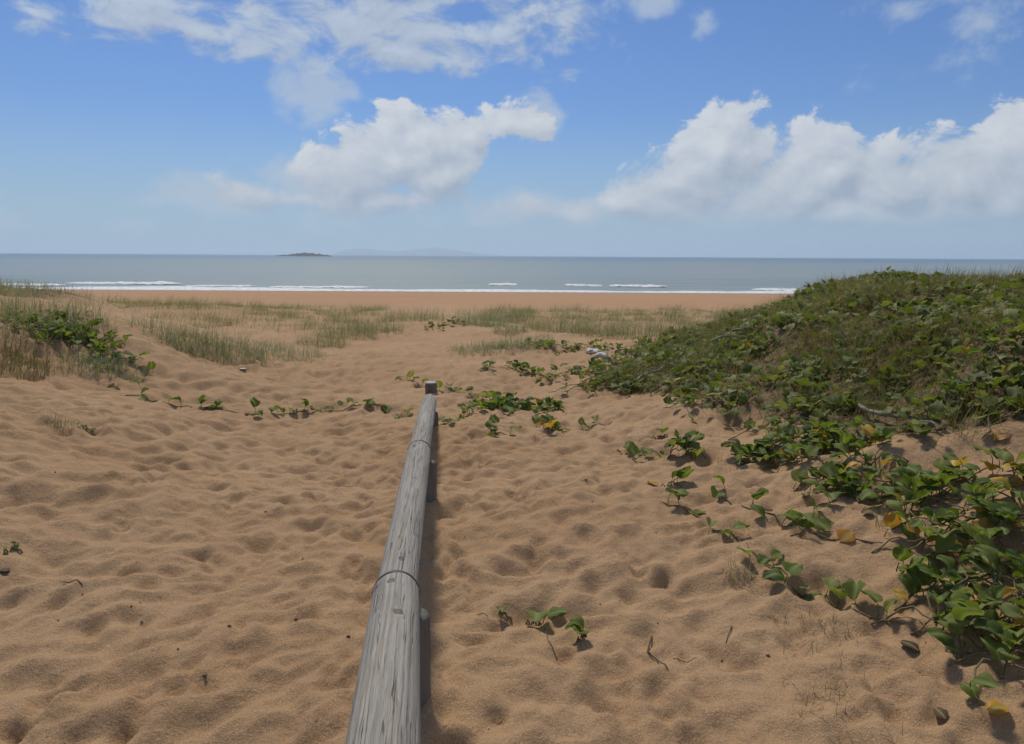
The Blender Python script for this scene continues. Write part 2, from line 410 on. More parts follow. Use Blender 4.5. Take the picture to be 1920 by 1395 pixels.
    # sand trodden down beside the rail
relief()

def zat(x, y):
    x = np.asarray(x, float); y = np.asarray(y, float)
    i = np.clip(np.searchsorted(GX, x) - 1, 0, len(GX) - 2); j = np.clip(np.searchsorted(GY, y) - 1, 0, len(GY) - 2)
    fx = (x - GX[i]) / (GX[i + 1] - GX[i]); fy = (y - GY[j]) / (GY[j + 1] - GY[j])
    return (GZ[j, i] * (1 - fx) + GZ[j, i + 1] * fx) * (1 - fy) + (GZ[j + 1, i] * (1 - fx) + GZ[j + 1, i + 1] * fx) * fy

def hit(px, py):
    """where the sight line of a photo pixel meets the terrain"""
    d = ray(px, py)
    t = np.geomspace(0.8, 400, 4000)
    gap = EYE.z + d.z * t - zat(EYE.x + d.x * t, EYE.y + d.y * t)
    k = np.argmax(gap < 0) if (gap < 0).any() else len(t) - 1
    tt = t[k]
    return Vector((d.x * tt, d.y * tt, float(zat(d.x * tt, d.y * tt))))

# sand banked up round the feet of the posts, at the level where each one leaves the ground
for (_px, _py, _y) in ((790, 1330, 2.27), (804, 943, 4.27), (812, 806, 6.15), (808, 737, 7.85)):
    _d = ray(_px, _py); _t = _y / _d.y
    _dz = EYE.z + _d.z * _t - float(zat(_d.x * _t, _y))
    GZ += _dz * np.exp(-((GXX - _d.x * _t) ** 2 + (GYY - _y) ** 2) / (2 * 0.42 ** 2))

# ------------------------------------------------------------------ mesh helpers
def np_mesh(name, verts, faces, smooth=True, attrs=None):
    verts = np.asarray(verts, np.float32).reshape(-1, 3); faces = np.asarray(faces, np.int32)
    nf, k = faces.shape
    me = bpy.data.meshes.new(name)
    me.vertices.add(len(verts)); me.vertices.foreach_set('co', verts.ravel())
    me.loops.add(nf * k); me.loops.foreach_set('vertex_index', faces.ravel())
    me.polygons.add(nf); me.polygons.foreach_set('loop_start', np.arange(0, nf * k, k, dtype=np.int32))
    me.update(calc_edges=True)
    me.polygons.foreach_set('use_smooth', np.full(nf, smooth))
    for an, av in (attrs or {}).items():
        a = me.attributes.new(an, 'FLOAT', 'POINT'); a.data.foreach_set('value', np.asarray(av, np.float32))
    return me

def link(name, me, mat=None, parent=None, loc=None):
    if mat is not None and len(me.materials) == 0: me.materials.append(mat)
    o = bpy.data.objects.new(name, me); COL.objects.link(o)
    if loc is not None: o.location = loc
    if parent is not None: o.parent = parent
    return o

def thing(name, label, cat, loc=(0, 0, 0), group=None):
    o = bpy.data.objects.new(name, None); COL.objects.link(o); o.location = loc; o.empty_display_size = 0.1
    return tag(o, label, cat, group)
def tag(o, label=None, cat=None, group=None, kind=None):
    if label: o['label'] = label
    if cat: o['category'] = cat
    if group: o['group'] = group
    if kind: o['kind'] = kind
    return o

def tube(points, radii, seg=8, wob=0.0, seed=0):
    """verts, quads of a tapered tube along points, ends closed to a point"""
    rs = np.random.default_rng(seed)
    P = [Vector(p) for p in points]; n = len(P)
    V = []; F = []
    for i, p in enumerate(P):
        d = (P[min(i + 1, n - 1)] - P[max(i - 1, 0)]).normalized()
        a = d.cross(Vector((0.13, 0.2, 1)) if abs(d.z) < 0.9 else Vector((1, 0.1, 0))).normalized(); b = d.cross(a)
        for s in range(seg):
            t = 2 * math.pi * s / seg
            r = radii[i] * (1 + wob * rs.uniform(-1, 1))
            V.append(p + a * (math.cos(t) * r) + b * (math.sin(t) * r))
    for i in range(n - 1):
        for s in range(seg):
            s2 = (s + 1) % seg
            F.append((i * seg + s, i * seg + s2, (i + 1) * seg + s2, (i + 1) * seg + s))
    V.append(P[0]); V.append(P[-1]); c0, c1 = len(V) - 2, len(V) - 1
    for s in range(0, seg):
        s2 = (s + 1) % seg
        F.append((c0, s2, s, s)); F.append((c1, (n - 1) * seg + s, (n - 1) * seg + s2, (n - 1) * seg + s2))
    F = [f if f[2] != f[3] else f[:3] for f in F]
    return V, F
def py_mesh(name, V, F, smooth=True):
    me = bpy.data.meshes.new(name); me.from_pydata([tuple(v) for v in V], [], F); me.update()
    for p in me.polygons: p.use_smooth = smooth
    return me

# ------------------------------------------------------------------ ground, sea
def veg_mask(x, y):
    """how thickly the right dune and the left mound are overgrown"""
    s = veg_s(x, y)
    n = fbm(x * 0.9 + 2, y * 0.9, 3)
    m = ss(s + 0.45 * n, 0.0, 0.6) * (1 - ss(y, 15, 20))
    l = ss(left_s(x, y) + 0.5 * n, 3.2, 4.2) * ss(y, 6.5, 8.0) * (1 - ss(y, 12, 14))
    return np.maximum(m, l)

def build_ground():
    ny, nx = GXX.shape
    idx = np.arange(ny * nx, dtype=np.int32).reshape(ny, nx)
    F = np.stack([idx[:-1, :-1], idx[:-1, 1:], idx[1:, 1:], idx[1:, :-1]], -1).reshape(-1, 4)
    V = np.stack([GXX, GYY, GZ], -1).reshape(-1, 3)
    me = np_mesh('sand_ground', V, F, True, {'litter': veg_mask(GXX, GYY).ravel()})
    tag(link('sand_ground', me, M['sand']), kind='structure')
build_ground()

SHORE = 91.0
def build_sea():
    m, N, b = new_mat('sea_water')
    geo = N.n('ShaderNodeNewGeometry'); p = geo.outputs['Position']
    sp = N.n('ShaderNodeSeparateXYZ'); N.put(sp.inputs[0], p)
    mp = N.n('ShaderNodeMapping'); mp.inputs['Scale'].default_value = (0.25, 1.0, 1.0); N.put(mp.inputs[0], p)
    chop = N.noise(mp.outputs[0], 0.9, 5, 0.6); swell = N.noise(mp.outputs[0], 0.12, 3, 0.5)
    depth = N.step(sp.outputs[1], 110, 1400)
    patch = N.step(N.noise(mp.outputs[0], 0.01, 4, 0.6), 0.35, 0.65)
    c = N.mix(depth, (0.22, 0.25, 0.22), (0.045, 0.115, 0.175))
    c = N.mix(N.m('MULTIPLY', patch, 0.3), c, (0.13, 0.20, 0.22))
    N.put(b.inputs['Base Color'], c); b.inputs['Roughness'].default_value = 0.34; b.inputs['IOR'].default_value = 1.33
    h = N.m('ADD', N.m('MULTIPLY', chop, 0.35), N.m('MULTIPLY', swell, 1.6))
    bump(N, b, h, 1.0, 0.6)
    xs = np.concatenate([-np.geomspace(90000, 300, 30), np.linspace(-280, 280, 240), np.geomspace(300, 90000, 30)])
    ys = np.concatenate([np.linspace(SHORE - 6, SHORE + 70, 190), np.geomspace(SHORE + 75, 120000, 60)])
    X, Y = np.meshgrid(xs, ys)
    sw = 0.10 * np.sin(Y * 0.55 + 1.4 * fbm(X * 0.02, Y * 0.03, 2) * 3) * ss(Y, SHORE + 2, SHORE + 20) * (1 - ss(Y, SHORE + 50, SHORE + 75))
    Z = 0.0 + sw
    idx = np.arange(X.size, dtype=np.int32).reshape(X.shape)
    F = np.stack([idx[:-1, :-1], idx[:-1, 1:], idx[1:, 1:], idx[1:, :-1]], -1).reshape(-1, 4)
    tag(link('sea', np_mesh('sea', np.stack([X, Y, Z], -1), F), m), kind='structure')
build_sea()

def build_surf():
    m, N, b = new_mat('foam')
    geo = N.n('ShaderNodeNewGeometry')
    n = N.noise(geo.outputs['Position'], 1.3, 5, 0.7)
    N.put(b.inputs['Base Color'], N.mix(N.step(n, 0.3, 0.65), (0.40, 0.44, 0.45), (0.72, 0.74, 0.74))); b.inputs['Roughness'].default_value = 0.8
    bump(N, b, n, 0.6, 0.15)
    M['foam'] = m
    # the sheet of white wash along the waterline
    xs = np.linspace(-260, 260, 900); vs = np.linspace(0, 1, 12)
    X, Vv = np.meshgrid(xs, vs)
    y0 = SHORE - 1.5 + 1.6 * fbm(X * 0.03, X * 0 + 1.3, 4); wd = 6.5 + 7.0 * fbm(X * 0.045, X * 0 + 7.7, 4)
    wd = np.maximum(wd, 1.2)
    Y = y0 + wd * Vv
    Z = np.maximum(base_z(X, Y), 0.0) + 0.03 + 0.10 * np.sin(math.pi * Vv) * (1 + fbm(X * 0.3, Y * 0.8, 3)) 
    Z[0] -= 0.08; Z[-1] -= 0.16
    idx = np.arange(X.size, dtype=np.int32).reshape(X.shape)
    F = np.stack([idx[:-1, :-1], idx[:-1, 1:], idx[1:, 1:], idx[1:, :-1]], -1).reshape(-1, 4)
    tag(link('sea_foam', np_mesh('sea_foam', np.stack([X, Y, Z], -1), F), m), 'white foam washing along the whole waterline', 'foam', kind='stuff')
    # breakers behind it: (left px, right px, row px, height, label)
    br = [(-40, 120, 534, 0.42, 'low white breaker at the far left edge of the sea'),
          (130, 340, 531, 0.55, 'long white breaker left of the dark islet, in front of the water'),
          (345, 480, 536, 0.36, 'faint white breaker in line below the dark islet on its left'),
          (505, 690, 538, 0.30, 'thin white breaker directly below the dark rocky islet'),
          (915, 975, 533, 0.42, 'short white breaker just right of the middle of the shore'),
          (1055, 1130, 535, 0.45, 'white breaker in mid shore, second of the three short ones'),
          (1140, 1250, 536, 0.50, 'bright white breaker in mid shore, right one of the three short ones'),
          (1410, 1540, 543, 0.45, 'white breaker next to the overgrown dune on the right')]
    for k, (xa, xb, yy, hh, lab) in enumerate(br):
        d = ray((xa + xb) / 2, yy + (0.0)); t = -EYE.z / d.z
        Yc = d.y * t
        xA, xB = (ray(xa, yy) / ray(xa, yy).y * Yc).x, (ray(xb, yy) / ray(xb, yy).y * Yc).x
        xs = np.linspace(xA, xB, 90); ps = np.linspace(0, 1, 9)
        X, Pp = np.meshgrid(xs, ps)
        e = (X - xA) / (xB - xA); env = np.clip(np.minimum(e, 1 - e) * 7, 0, 1) ** 0.6
        nz = fbm(X * 0.25 + k * 9, Pp * 0 + 3, 4)
        H = 0.45 * hh * env * np.clip(0.8 + 0.9 * nz, 0.1, 1.6)
        # profile: steep tumbling face to the shore, long back
        prof_y = np.interp(Pp, [0, 0.2, 0.45, 0.6, 1.0], [-1.3, -0.75, -0.35, 0.1, 1.6]); prof_z = np.interp(Pp, [0, 0.2, 0.45, 0.6, 1.0], [-0.1, 0.45, 1.0, 0.9, -0.15])
        Y = Yc + prof_y * (0.7 + env) + 1.1 * fbm(X * 0.08 + k * 5, X * 0, 2)
        Z = prof_z * H + 0.10 * fbm(X * 1.2, Y * 1.6, 2) * env
        idx = np.arange(X.size, dtype=np.int32).reshape(X.shape)
        F = np.stack([idx[:-1, :-1], idx[:-1, 1:], idx[1:, 1:], idx[1:, :-1]], -1).reshape(-1, 4)
        tag(link('breaking_wave', np_mesh('breaking_wave', np.stack([X, Y, Z], -1), F), m), lab, 'wave', 'waves breaking along the beach')
build_surf()

def build_islands():
    def ridge(name, pxs, tops, dist, depth, mat, label, cat, rough, seed):
        """an island whose skyline runs through the given pixels, with real depth"""
        xa = np.array([(ray(p, 476) / ray(p, 476).y * dist).x for p in pxs])
        hz = np.array([max(0, h) / F0 * dist for h in tops])
        xs = np.linspace(xa[0], xa[-1], 160); vs = np.linspace(-1, 1, 25)
        X, Vv = np.meshgrid(xs, vs)
        top = np.interp(X, xa, hz)
        top = top * (1 + rough * fbm(X / (xa[-1] - xa[0]) * 26, Vv * 3 + seed, 4))
        e = (X - xs[0]) / (xs[-1] - xs[0]); half = depth * (0.25 + np.sqrt(np.clip(4 * e * (1 - e), 0, 1)))
        Y = dist + Vv * half
        Z = top * np.clip(1 - np.abs(Vv) ** 1.7, 0, 1) - (np.abs(Vv) > 0.99) * (1 + 0.02 * hz.max()) - 0.002 * dist / 100
        mx = xs.mean()
        idx = np.arange(X.size, dtype=np.int32).reshape(X.shape)
        F = np.stack([idx[:-1, :-1], idx[:-1, 1:], idx[1:, 1:], idx[1:, :-1]], -1).reshape(-1, 4)
        tag(link(name, np_mesh(name, np.stack([X - mx, Y - dist, Z], -1), F), mat, loc=(mx, dist, 0)), label, cat)
    ridge('rocky_islet', [516, 528, 540, 552, 560, 568, 574, 580, 592, 602, 612, 622], [0.8, 2.0, 2.4, 3.4, 4.2, 5.0, 5.6, 4.6, 4.0, 3.4, 2.4, 0.8], 1900, 30, M['rock'],
          'low dark rocky islet on the horizon left of centre', 'island', 0.9, 2)
    ridge('hilly_island', [622, 645, 665, 690, 710, 735, 760, 790, 815, 840, 870, 905, 950], [0, 9, 11.5, 12, 9, 7, 9, 12.5, 15, 12.5, 8, 4, 0], 15000, 700, M['hill'],
          'pale blue hilly island fading into the haze behind the islet', 'island', 0.10, 6)
build_islands()

def build_haze():
    m = bpy.data.materials.new('haze'); m.use_nodes = True; t = m.node_tree; t.nodes.clear()
    o = t.nodes.new('ShaderNodeOutputMaterial'); v = t.nodes.new('ShaderNodeVolumePrincipled')
    v.inputs['Color'].default_value = (0.74, 0.87, 1.0, 1); v.inputs['Density'].default_value = HAZE_DENSITY; v.inputs['Anisotropy'].default_value = 0.3
    t.links.new(v.outputs[0], o.inputs['Volume'])
    a, b, z0, z1 = -120000, 140000, -16.0, 172.0
    V = [(x, y, z) for z in (z0, z1) for y in (a, b) for x in (-130000, 130000)]
    F = [(0, 2, 3, 1), (4, 5, 7, 6), (0, 1, 5, 4), (2, 6, 7, 3), (0, 4, 6, 2), (1, 3, 7, 5)]
    ob = link('haze', py_mesh('haze', V, F, False), m)
    tag(ob, 'thin sea haze over the water and far islands', 'haze', kind='stuff')
HAZE_DENSITY = 0.00013
build_haze()

# ------------------------------------------------------------------ the log rail
def log_mesh(name, length, r0, r1, seed, seg=200, rings=90, sag=0.0):
    """round timber along +Z with worn ends and shallow drying checks cut into it"""
    rs = np.random.default_rng(seed)
    zs = np.concatenate([[0.0, 0.0, 0.003, 0.010, 0.02], np.linspace(0.04, length - 0.04, rings), [length - 0.02, length - 0.010, length - 0.003, length, length]])
    ins = np.concatenate([[-9, 0.010, 0.005, 0.0015, 0.0], np.zeros(rings), [0.0, 0.0015, 0.005, 0.010, -9]])
    th = np.linspace(0, 2 * math.pi, seg, endpoint=False)
    Zz, T = np.meshgrid(zs, th, indexing='ij')
    rr = r0 + (r1 - r0) * Zz / length
    rr = rr * (1 + 0.032 * perlin(np.cos(T) * 1.3 + 5 * seed, Zz * 1.1 + np.sin(T) * 1.3) + 0.008 * perlin(T * 4, Zz * 3 + seed))
    for k in range(22):
        t0 = rs.uniform(0, 2 * math.pi); z0 = rs.uniform(0, length); ll = rs.uniform(0.12, 0.5)
        tt = t0 + 0.05 * np.sin(Zz * 7 + k)
        dth = np.angle(np.exp(1j * (T - tt)))
        rr = rr - 0.008 * np.exp(-(dth / 0.026) ** 2) * np.clip(1 - np.abs(Zz - z0) / ll, 0, 1) ** 0.5
    rr = np.where(ins[:, None] < -1, 0.0, rr - np.maximum(ins[:, None], 0))
    bow = 0.010 * np.sin(math.pi * Zz / length) if length > 1.2 else 0.0 * Zz
    V = np.stack([rr * np.cos(T) + bow * math.cos(seed), rr * np.sin(T) + bow * math.sin(seed), Zz], -1)
    nr = len(zs); idx = np.arange(nr * seg, dtype=np.int32).reshape(nr, seg)
    F = np.stack([idx[:-1], np.roll(idx[:-1], -1, 1), np.roll(idx[1:], -1, 1), idx[1:]], -1).reshape(-1, 4)
    return np_mesh(name, V, F)

def cam_pt(px, py, depth):
    """a point at the given distance along the viewing axis"""
    return EYE + (fwd + RT * ((px - W0 / 2) / F0) + UP * ((H0 / 2 - py) / F0)) * depth

def build_fence():
    root = thing('log_rail_fence', 'weathered grey round log rail on short posts leading down the sand path', 'fence')
    # rail ends: centre of the visible width in the photograph, with its distance; D from the apparent width
    near = cam_pt(702, 1470, 1.42); j1 = cam_pt(743, 1112, 2.47); j2 = cam_pt(786, 846, 4.45); end = cam_pt(804.8, 753, 6.60)
    segs = [(near, j1, 0.0745, 0.0745, 3, True), (j1, j2, 0.066, 0.0675, 5, True), (j2, end, 0.0600, 0.0640, 8, False)]
    g0 = None
    ax = None
    for k, (a, b, r0, r1, sd, gap) in enumerate(segs):
        d = (b - a); a2 = a - d.normalized() * (2.0 if k == 0 else 0.0) + d.normalized() * (0.011 if k else 0)
        if gap: b = b - d.normalized() * 0.011
        L = (b - a2).length
        dn = (b - a2).normalized()
        mat = Matrix.Translation(a2) @ dn.to_track_quat('Z', 'Y').to_matrix().to_4x4()
        # knots sit on the upper side
        kn = []
        inv = mat.inverted()
        if k == 0:
            for (kx, ky, kd) in ((735, 1102, 2.36), (738, 1180, 2.10), (716, 1112, 2.38)):
                q = inv @ cam_pt(kx, ky, kd); q2 = Vector((q.x, q.y)); q2.normalize(); kn.append((q2.x * r1, q2.y * r1, q.z))
        elif k == 1:
            q = inv @ cam_pt(752, 1048, 2.6); q2 = Vector((q.x, q.y)); q2.normalize(); kn.append((q2.x * r0, q2.y * r0, q.z))
        me = log_mesh('rail', L, r0, r1, sd)
        o = link('rail', me, mat_log('log_grey_%d' % k, kn), root); o.matrix_world = mat
    sm = plain_mat('gap_shade', (0.015, 0.014, 0.013), (0.04, 0.036, 0.032), 90, 0.6)
    for (j, r, ax) in ((j1, 0.0745, (j1 - near)), (j2, 0.0675, (j2 - j1))):  # added dark ring, stands in for the shaded gap where two logs meet
        V, F = tube([ax.normalized() * (-0.018), ax.normalized() * (-0.015), ax.normalized() * (0.002), ax.normalized() * 0.011], [r - 0.003, r + 0.0005, r - 0.0005, r - 0.009], 48)
        o = link('gap_shade_ring', py_mesh('gap_shade_ring', V, F), sm, root, j)
    pm = plain_mat('post_timber', (0.08, 0.072, 0.06), (0.17, 0.155, 0.135), 26, 0.88, (1, 1, 0.06), 0.6, 0.004)
    M['post'] = pm
    # posts under the joints, a little proud on the right-hand side
    for (j, off, r, drop) in ((j1, 0.040, 0.066, 0.105), (j2, 0.036, 0.062, 0.095), (end - (end - j2).normalized() * 0.28, 0.022, 0.058, 0.085)):
        x, y = j.x + off, j.y
        zt = j.z - drop + 0.035; zg = float(zat(x, y))
        o = link('post', log_mesh('post', zt - zg + 0.5, r, r, int(x * 100) % 50 + 60, 40, 30), pm, root, (x, y, zg - 0.5))
    # end post, standing alone just beyond the rail
    p = cam_pt(808, 724, 8.0)
    zg = float(zat(p.x, p.y))
    t = thing('timber_post', 'short grey round timber post standing alone beyond the end of the rail', 'post', (p.x, p.y, zg))
    hgt = 0.085
    link('post_body', log_mesh('post_body', hgt + 0.4, 0.060, 0.060, 77, 40, 12), pm, t, (0, 0, -0.4))
    cm = plain_mat('cut_timber', (0.30, 0.29, 0.27), (0.46, 0.45, 0.43), 60, 0.8)
    V, F = tube([(0, 0, hgt - 0.002), (0, 0, hgt + 0.006), (0, 0, hgt + 0.012)], [0.058, 0.060, 0.054], 32)
    link('cut_top', py_mesh('cut_top', V, F), cm, t)
build_fence()

# ------------------------------------------------------------------ leaves and blades
def leaf_grid(nu, nv, L=1.0, W=0.52, fold=0.35, curl=0.25, petiole=0.9, pr=0.022):
    """two-lobed, notched leaf with a stalk; unit length, base of the stalk at the origin, blade along +Y"""
    us = np.linspace(-1, 1, nu); vs = np.linspace(0, 1, nv)
    V = []; rib = []
    for v in vs:
        wv = W * max(0.04, math.sin(math.pi * min(1, 0.03 + 0.86 * v))) ** 0.5
        for u in us:
            au = abs(u)
            tip = 1 - 0.12 * (1 - au / 0.55) ** 2 if au < 0.55 else 1 - 0.30 * ((au - 0.55) / 0.45) ** 2
            x = u * wv; y = L * v * (1 - (1 - tip) * v)
            z = abs(x) * math.tan(fold) - curl * (v - 0.25) ** 2 - 0.25 * max(0, au - 0.6) ** 2
            V.append((x, y, z)); rib.append(max(0.0, 1 - au * (nu - 1) / 2.0 * 1.0) if nu > 3 else 0.0)
    F = [(j * nu + i, j * nu + i + 1, (j + 1) * nu + i + 1, (j + 1) * nu + i) for j in range(nv - 1) for i in range(nu - 1)]
    return np.array(V), F, rib

LEAVES = []
def make_leaf_variants():
    rs = random.Random(3)
    for k in range(14):
        V, F, rib = leaf_grid(7, 7, 1.0, rs.uniform(0.38, 0.56), R(rs.uniform(2, 46)), rs.uniform(-0.15, 0.6))
        ph = rs.uniform(0, 6); V = V + np.stack([0.04 * np.sin(V[:, 1] * 5 + ph), 0.03 * np.sin(V[:, 0] * 7 + ph), 0.07 * np.sin(V[:, 0] * 6 + V[:, 1] * 5 + ph)], -1)
        el = R(rs.uniform(-14, 50))               # how far the blade is raised
        ce, se = math.cos(el), math.sin(el)
        hp = rs.uniform(0.15, 0.6)
        Vl = [(x, y * ce - z * se + 0.18, y * se + z * ce + hp) for x, y, z in V]
        pv, pf = tube([(0, 0, -0.05), (0.02, 0.05, hp * 0.55), (0, 0.18, hp)], [0.030, 0.024, 0.02], 5)
        n = len(Vl)
        Vall = [tuple(v) for v in Vl] + [tuple(v) for v in pv]
        Fall = F + [tuple(i + n for i in f) for f in pf]
        me = py_mesh('leaf', Vall, Fall)
        a = me.attributes.new('rib', 'FLOAT', 'POINT'); a.data.foreach_set('value', np.array(rib + [0.8] * len(pv), np.float32))
        me.materials.append(M['leaf']); LEAVES.append(me)
make_leaf_variants()
def variant(me, mat):
    c = me.copy(); c.materials.clear(); c.materials.append(mat); return c
YLEAVES = [variant(m, M['leaf_yellow']) for m in LEAVES[:3]]

def add_leaf(parent, p, size, rs, yellow=0.0, yaw=None, tilt=14):
    me = rs.choice(YLEAVES) if rs.random() < yellow else rs.choice(LEAVES)
    o = bpy.data.objects.new('leaf', me); COL.objects.link(o); o.parent = parent
    o.location = (p[0], p[1], p[2]); s = size * rs.uniform(0.72, 1.2)
    o.scale = (s, s, s)
    o.rotation_euler = (R(rs.gauss(0, tilt)), R(rs.gauss(0, tilt)), rs.uniform(0, 2 * math.pi) if yaw is None else yaw)
    return o

def runner(label, pix, leaves, size, name='beach_vine', yellow=0.0, seed=1, rad=0.0035, extra=0):
    """one creeping stem over the sand with its leaves at the given pixels"""
    rs = random.Random(seed)
    pts = [hit(*p) for p in pix]
    base = pts[0].copy()
    fine = []
    for a, b in zip(pts[:-1], pts[1:]):
        n = max(2, int((b - a).length / 0.05))
        for i in range(n):
            q = a.lerp(b, i / n); q += Vector((rs.gauss(0, 0.006), rs.gauss(0, 0.006), 0))
            q.z = float(zat(q.x, q.y)) + rad * (0.8 + 0.8 * math.sin(i * 1.3)); fine.append(q)
    fine.append(pts[-1])
    t = thing(name, label, 'vine', base)
    V, F = tube([q - base for q in fine], [rad] * len(fine), 6)
    link('stem', py_mesh('stem', V, F), M['stem'], t)
    pos = [hit(*p) for p in leaves]
    for k in range(extra):
        q = rs.choice(fine); pos.append(q + Vector((rs.gauss(0, 0.02), rs.gauss(0, 0.02), 0)))
    for q in pos:
        # the stalk grows from the nearest point of the stem
        s = min(fine, key=lambda f: (f - q).length)
        q = s + (q - s) * min(1.0, 0.05 / max(0.05, (q - s).length)) if (q - s).length < 0.4 else q
        q.z = float(zat(q.x, q.y))
        add_leaf(t, q - base, size, rs, yellow)
    return t

def clump(label, px, py, nleaf, spread, size, seed=1, yellow=0.02, name='beach_vine', group=None, at=None, arms=5, lift=0.0):
    """a rooted vine plant: short stems running out from the crown, leaves crowded along them"""
    rs = random.Random(seed)
    b = hit(px, py) if at is None else at
    t = thing(name, label, 'vine', b, group)
    VV, FF = [], []
    spots = []
    for a in range(arms):
        an = a * 2 * math.pi / arms + rs.uniform(-0.5, 0.5); L = spread * rs.uniform(0.6, 1.25)
        ps = []
        for i in range(7):
            r = L * i / 6; aa = an + 0.25 * math.sin(i * 0.9 + a)
            x, y = b.x + r * math.cos(aa), b.y + r * math.sin(aa)
            ps.append(Vector((x, y, float(zat(x, y)) + 0.006 + lift * (1 - i / 6) + 0.012 * math.sin(i * 1.7 + a))) - b)
        V, F = tube(ps, [0.004] * 7, 5); n = len(VV); VV += V; FF += [tuple(k + n for k in f) for f in F]
        spots += ps
    link('stem', py_mesh('stem', VV, FF), M['stem'], t)
    for k in range(nleaf):
        p = rs.choice(spots) + Vector((rs.gauss(0, spread * 0.10), rs.gauss(0, spread * 0.10), 0))
        p.z = float(zat(b.x + p.x, b.y + p.y)) - b.z + lift * rs.random()
        add_leaf(t, p, size, rs, yellow)
    return t

def build_vines():
    runner('long creeping vine strung across the sand left of the rail', [(235, 742), (330, 762), (410, 768), (480, 777), (560, 774), (650, 766), (720, 766), (772, 782)],
           [(268, 748), (312, 752), (340, 762), (378, 764), (410, 767), (468, 776), (478, 774), (508, 776), (518, 772), (540, 769), (556, 771), (578, 770), (588, 766), (600, 766), (618, 763), (632, 763), (645, 762), (684, 760), (694, 764), (708, 765), (732, 762), (728, 774), (752, 778), (765, 782)], 0.085, seed=4, extra=12)
    runner('short vine runner on the sand behind the lone post', [(748, 706), (775, 716), (830, 735), (880, 738), (905, 748)],
           [(755, 710), (768, 714), (772, 718), (818, 722), (836, 730), (846, 734), (858, 736), (868, 733), (880, 738), (890, 736)], 0.085, seed=5, extra=4)
    clump('dense green vine clump right of the lone post', 935, 765, 60, 0.42, 0.095, 6)
    clump('green vine clump between the dense clump and the dune foot', 1010, 770, 34, 0.34, 0.09, 7, 0.05)
    clump('small vine sprig on bare sand below the dense vine clump', 930, 815, 9, 0.16, 0.085, 8, arms=3)
    runner('little vine runner just right of the rail end', [(836, 796), (862, 786), (895, 776)], [(838, 798), (845, 792), (866, 782), (888, 776), (873, 780)], 0.085, seed=9, extra=3)
    clump('vine sprig with a yellowing leaf below the dune foot', 1030, 806, 10, 0.20, 0.09, 10, 0.2, arms=3)
    runner('vine stem trailing from dune foot back to the sprig', [(1150, 790), (1110, 800), (1060, 812), (1035, 818)], [(1120, 792), (1090, 802)], 0.085, seed=11, extra=4)
    runner('long vine runner creeping diagonally over sand at lower right', [(1240, 940), (1290, 962), (1335, 998), (1375, 1003), (1410, 1038), (1450, 1065), (1490, 1108), (1520, 1118), (1600, 1142), (1660, 1168), (1720, 1194)],
           [(1252, 944), (1272, 956), (1290, 966), (1328, 1002), (1368, 1008), (1376, 1010), (1406, 1042), (1438, 1055), (1452, 1064), (1464, 1092), (1478, 1098), (1496, 1116), (1508, 1118), (1546, 1122), (1572, 1136), (1604, 1136), (1664, 1172)], 0.085, seed=12, rad=0.004)
    runner('vine runner above the long diagonal one, with round upright leaves', [(1345, 922), (1420, 960), (1500, 988), (1560, 1012), (1655, 1018)],
           [(1345, 922), (1400, 925), (1440, 945), (1446, 950), (1436, 978), (1466, 985), (1488, 975), (1492, 985), (1530, 975), (1538, 985), (1555, 1008)], 0.088, seed=13, rad=0.004)
    runner('vine runner linking dune plants above the yellow fallen leaf', [(1480, 1008), (1510, 985), (1530, 950), (1580, 930), (1625, 935)], [(1500, 990), (1530, 955), (1560, 940), (1600, 930)], 0.10, seed=14, extra=5)
    clump('tiny seedling with upright leaves on bare sand near the rail', 1091, 1198, 3, 0.03, 0.075, 15, arms=2)
    clump('flat two-leaved vine sprig on bare sand right of the nearest post', 1000, 1172, 2, 0.04, 0.10, 16, arms=2)
    clump('single-leaf seedling nearest the rail on bare sand', 945, 1154, 1, 0.03, 0.07, 17, arms=2)
    clump('pale sprouting vine plant standing apart on the sand slope', 1285, 850, 14, 0.14, 0.10, 18, arms=4, lift=0.05)
    clump('pale grey-green sprig left of the sprouting vine plant', 1203, 850, 8, 0.13, 0.075, 19, arms=3)
    clump('lone small sprig above the pale grey-green one', 1237, 822, 3, 0.06, 0.09, 20, arms=2)
    clump('small sprig with two leaves by the fallen yellow leaf', 1256, 908, 3, 0.07, 0.09, 21, arms=2)
    mid = [(1412, 865, 20), (1452, 850, 16), (1515, 838, 24), (1560, 830, 22), (1600, 842, 20), (1490, 870, 10), (1545, 905, 14), (1590, 905, 16), (1620, 925, 14), (1640, 880, 14)]
    for k, (x, y, n) in enumerate(sorted(mid)):
        clump('leafy vine plant on the sand patch of the lower dune, %s from the left' % ('first', 'second', 'third', 'fourth', 'fifth', 'sixth', 'seventh', 'eighth', 'ninth', 'tenth')[k], x, y, n, 0.20, 0.085, 30 + k, 0.06, group='vine plants on the sand patch of the dune', lift=0.04)
    big = [(1712, 960, 14), (1745, 930, 16), (1790, 905, 18), (1850, 930, 18), (1905, 900, 18), (1730, 1040, 14), (1785, 1000, 18), (1830, 1040, 18), (1880, 1010, 18), (1930, 990, 16),
           (1760, 1115, 14), (1810, 1120, 16), (1865, 1110, 16), (1920, 1100, 16), (1770, 1190, 10), (1830, 1190, 14), (1890, 1190, 14), (1880, 1262, 12), (1930, 1240, 12)]
    od = ['first', 'second', 'third', 'fourth', 'fifth', 'sixth', 'seventh', 'eighth', 'ninth', 'tenth', 'eleventh', 'twelfth']
    rows = [[b for b in big if lo <= b[1] < hi] for lo, hi in ((0, 985), (985, 1085), (1085, 1170), (1170, 1400))]
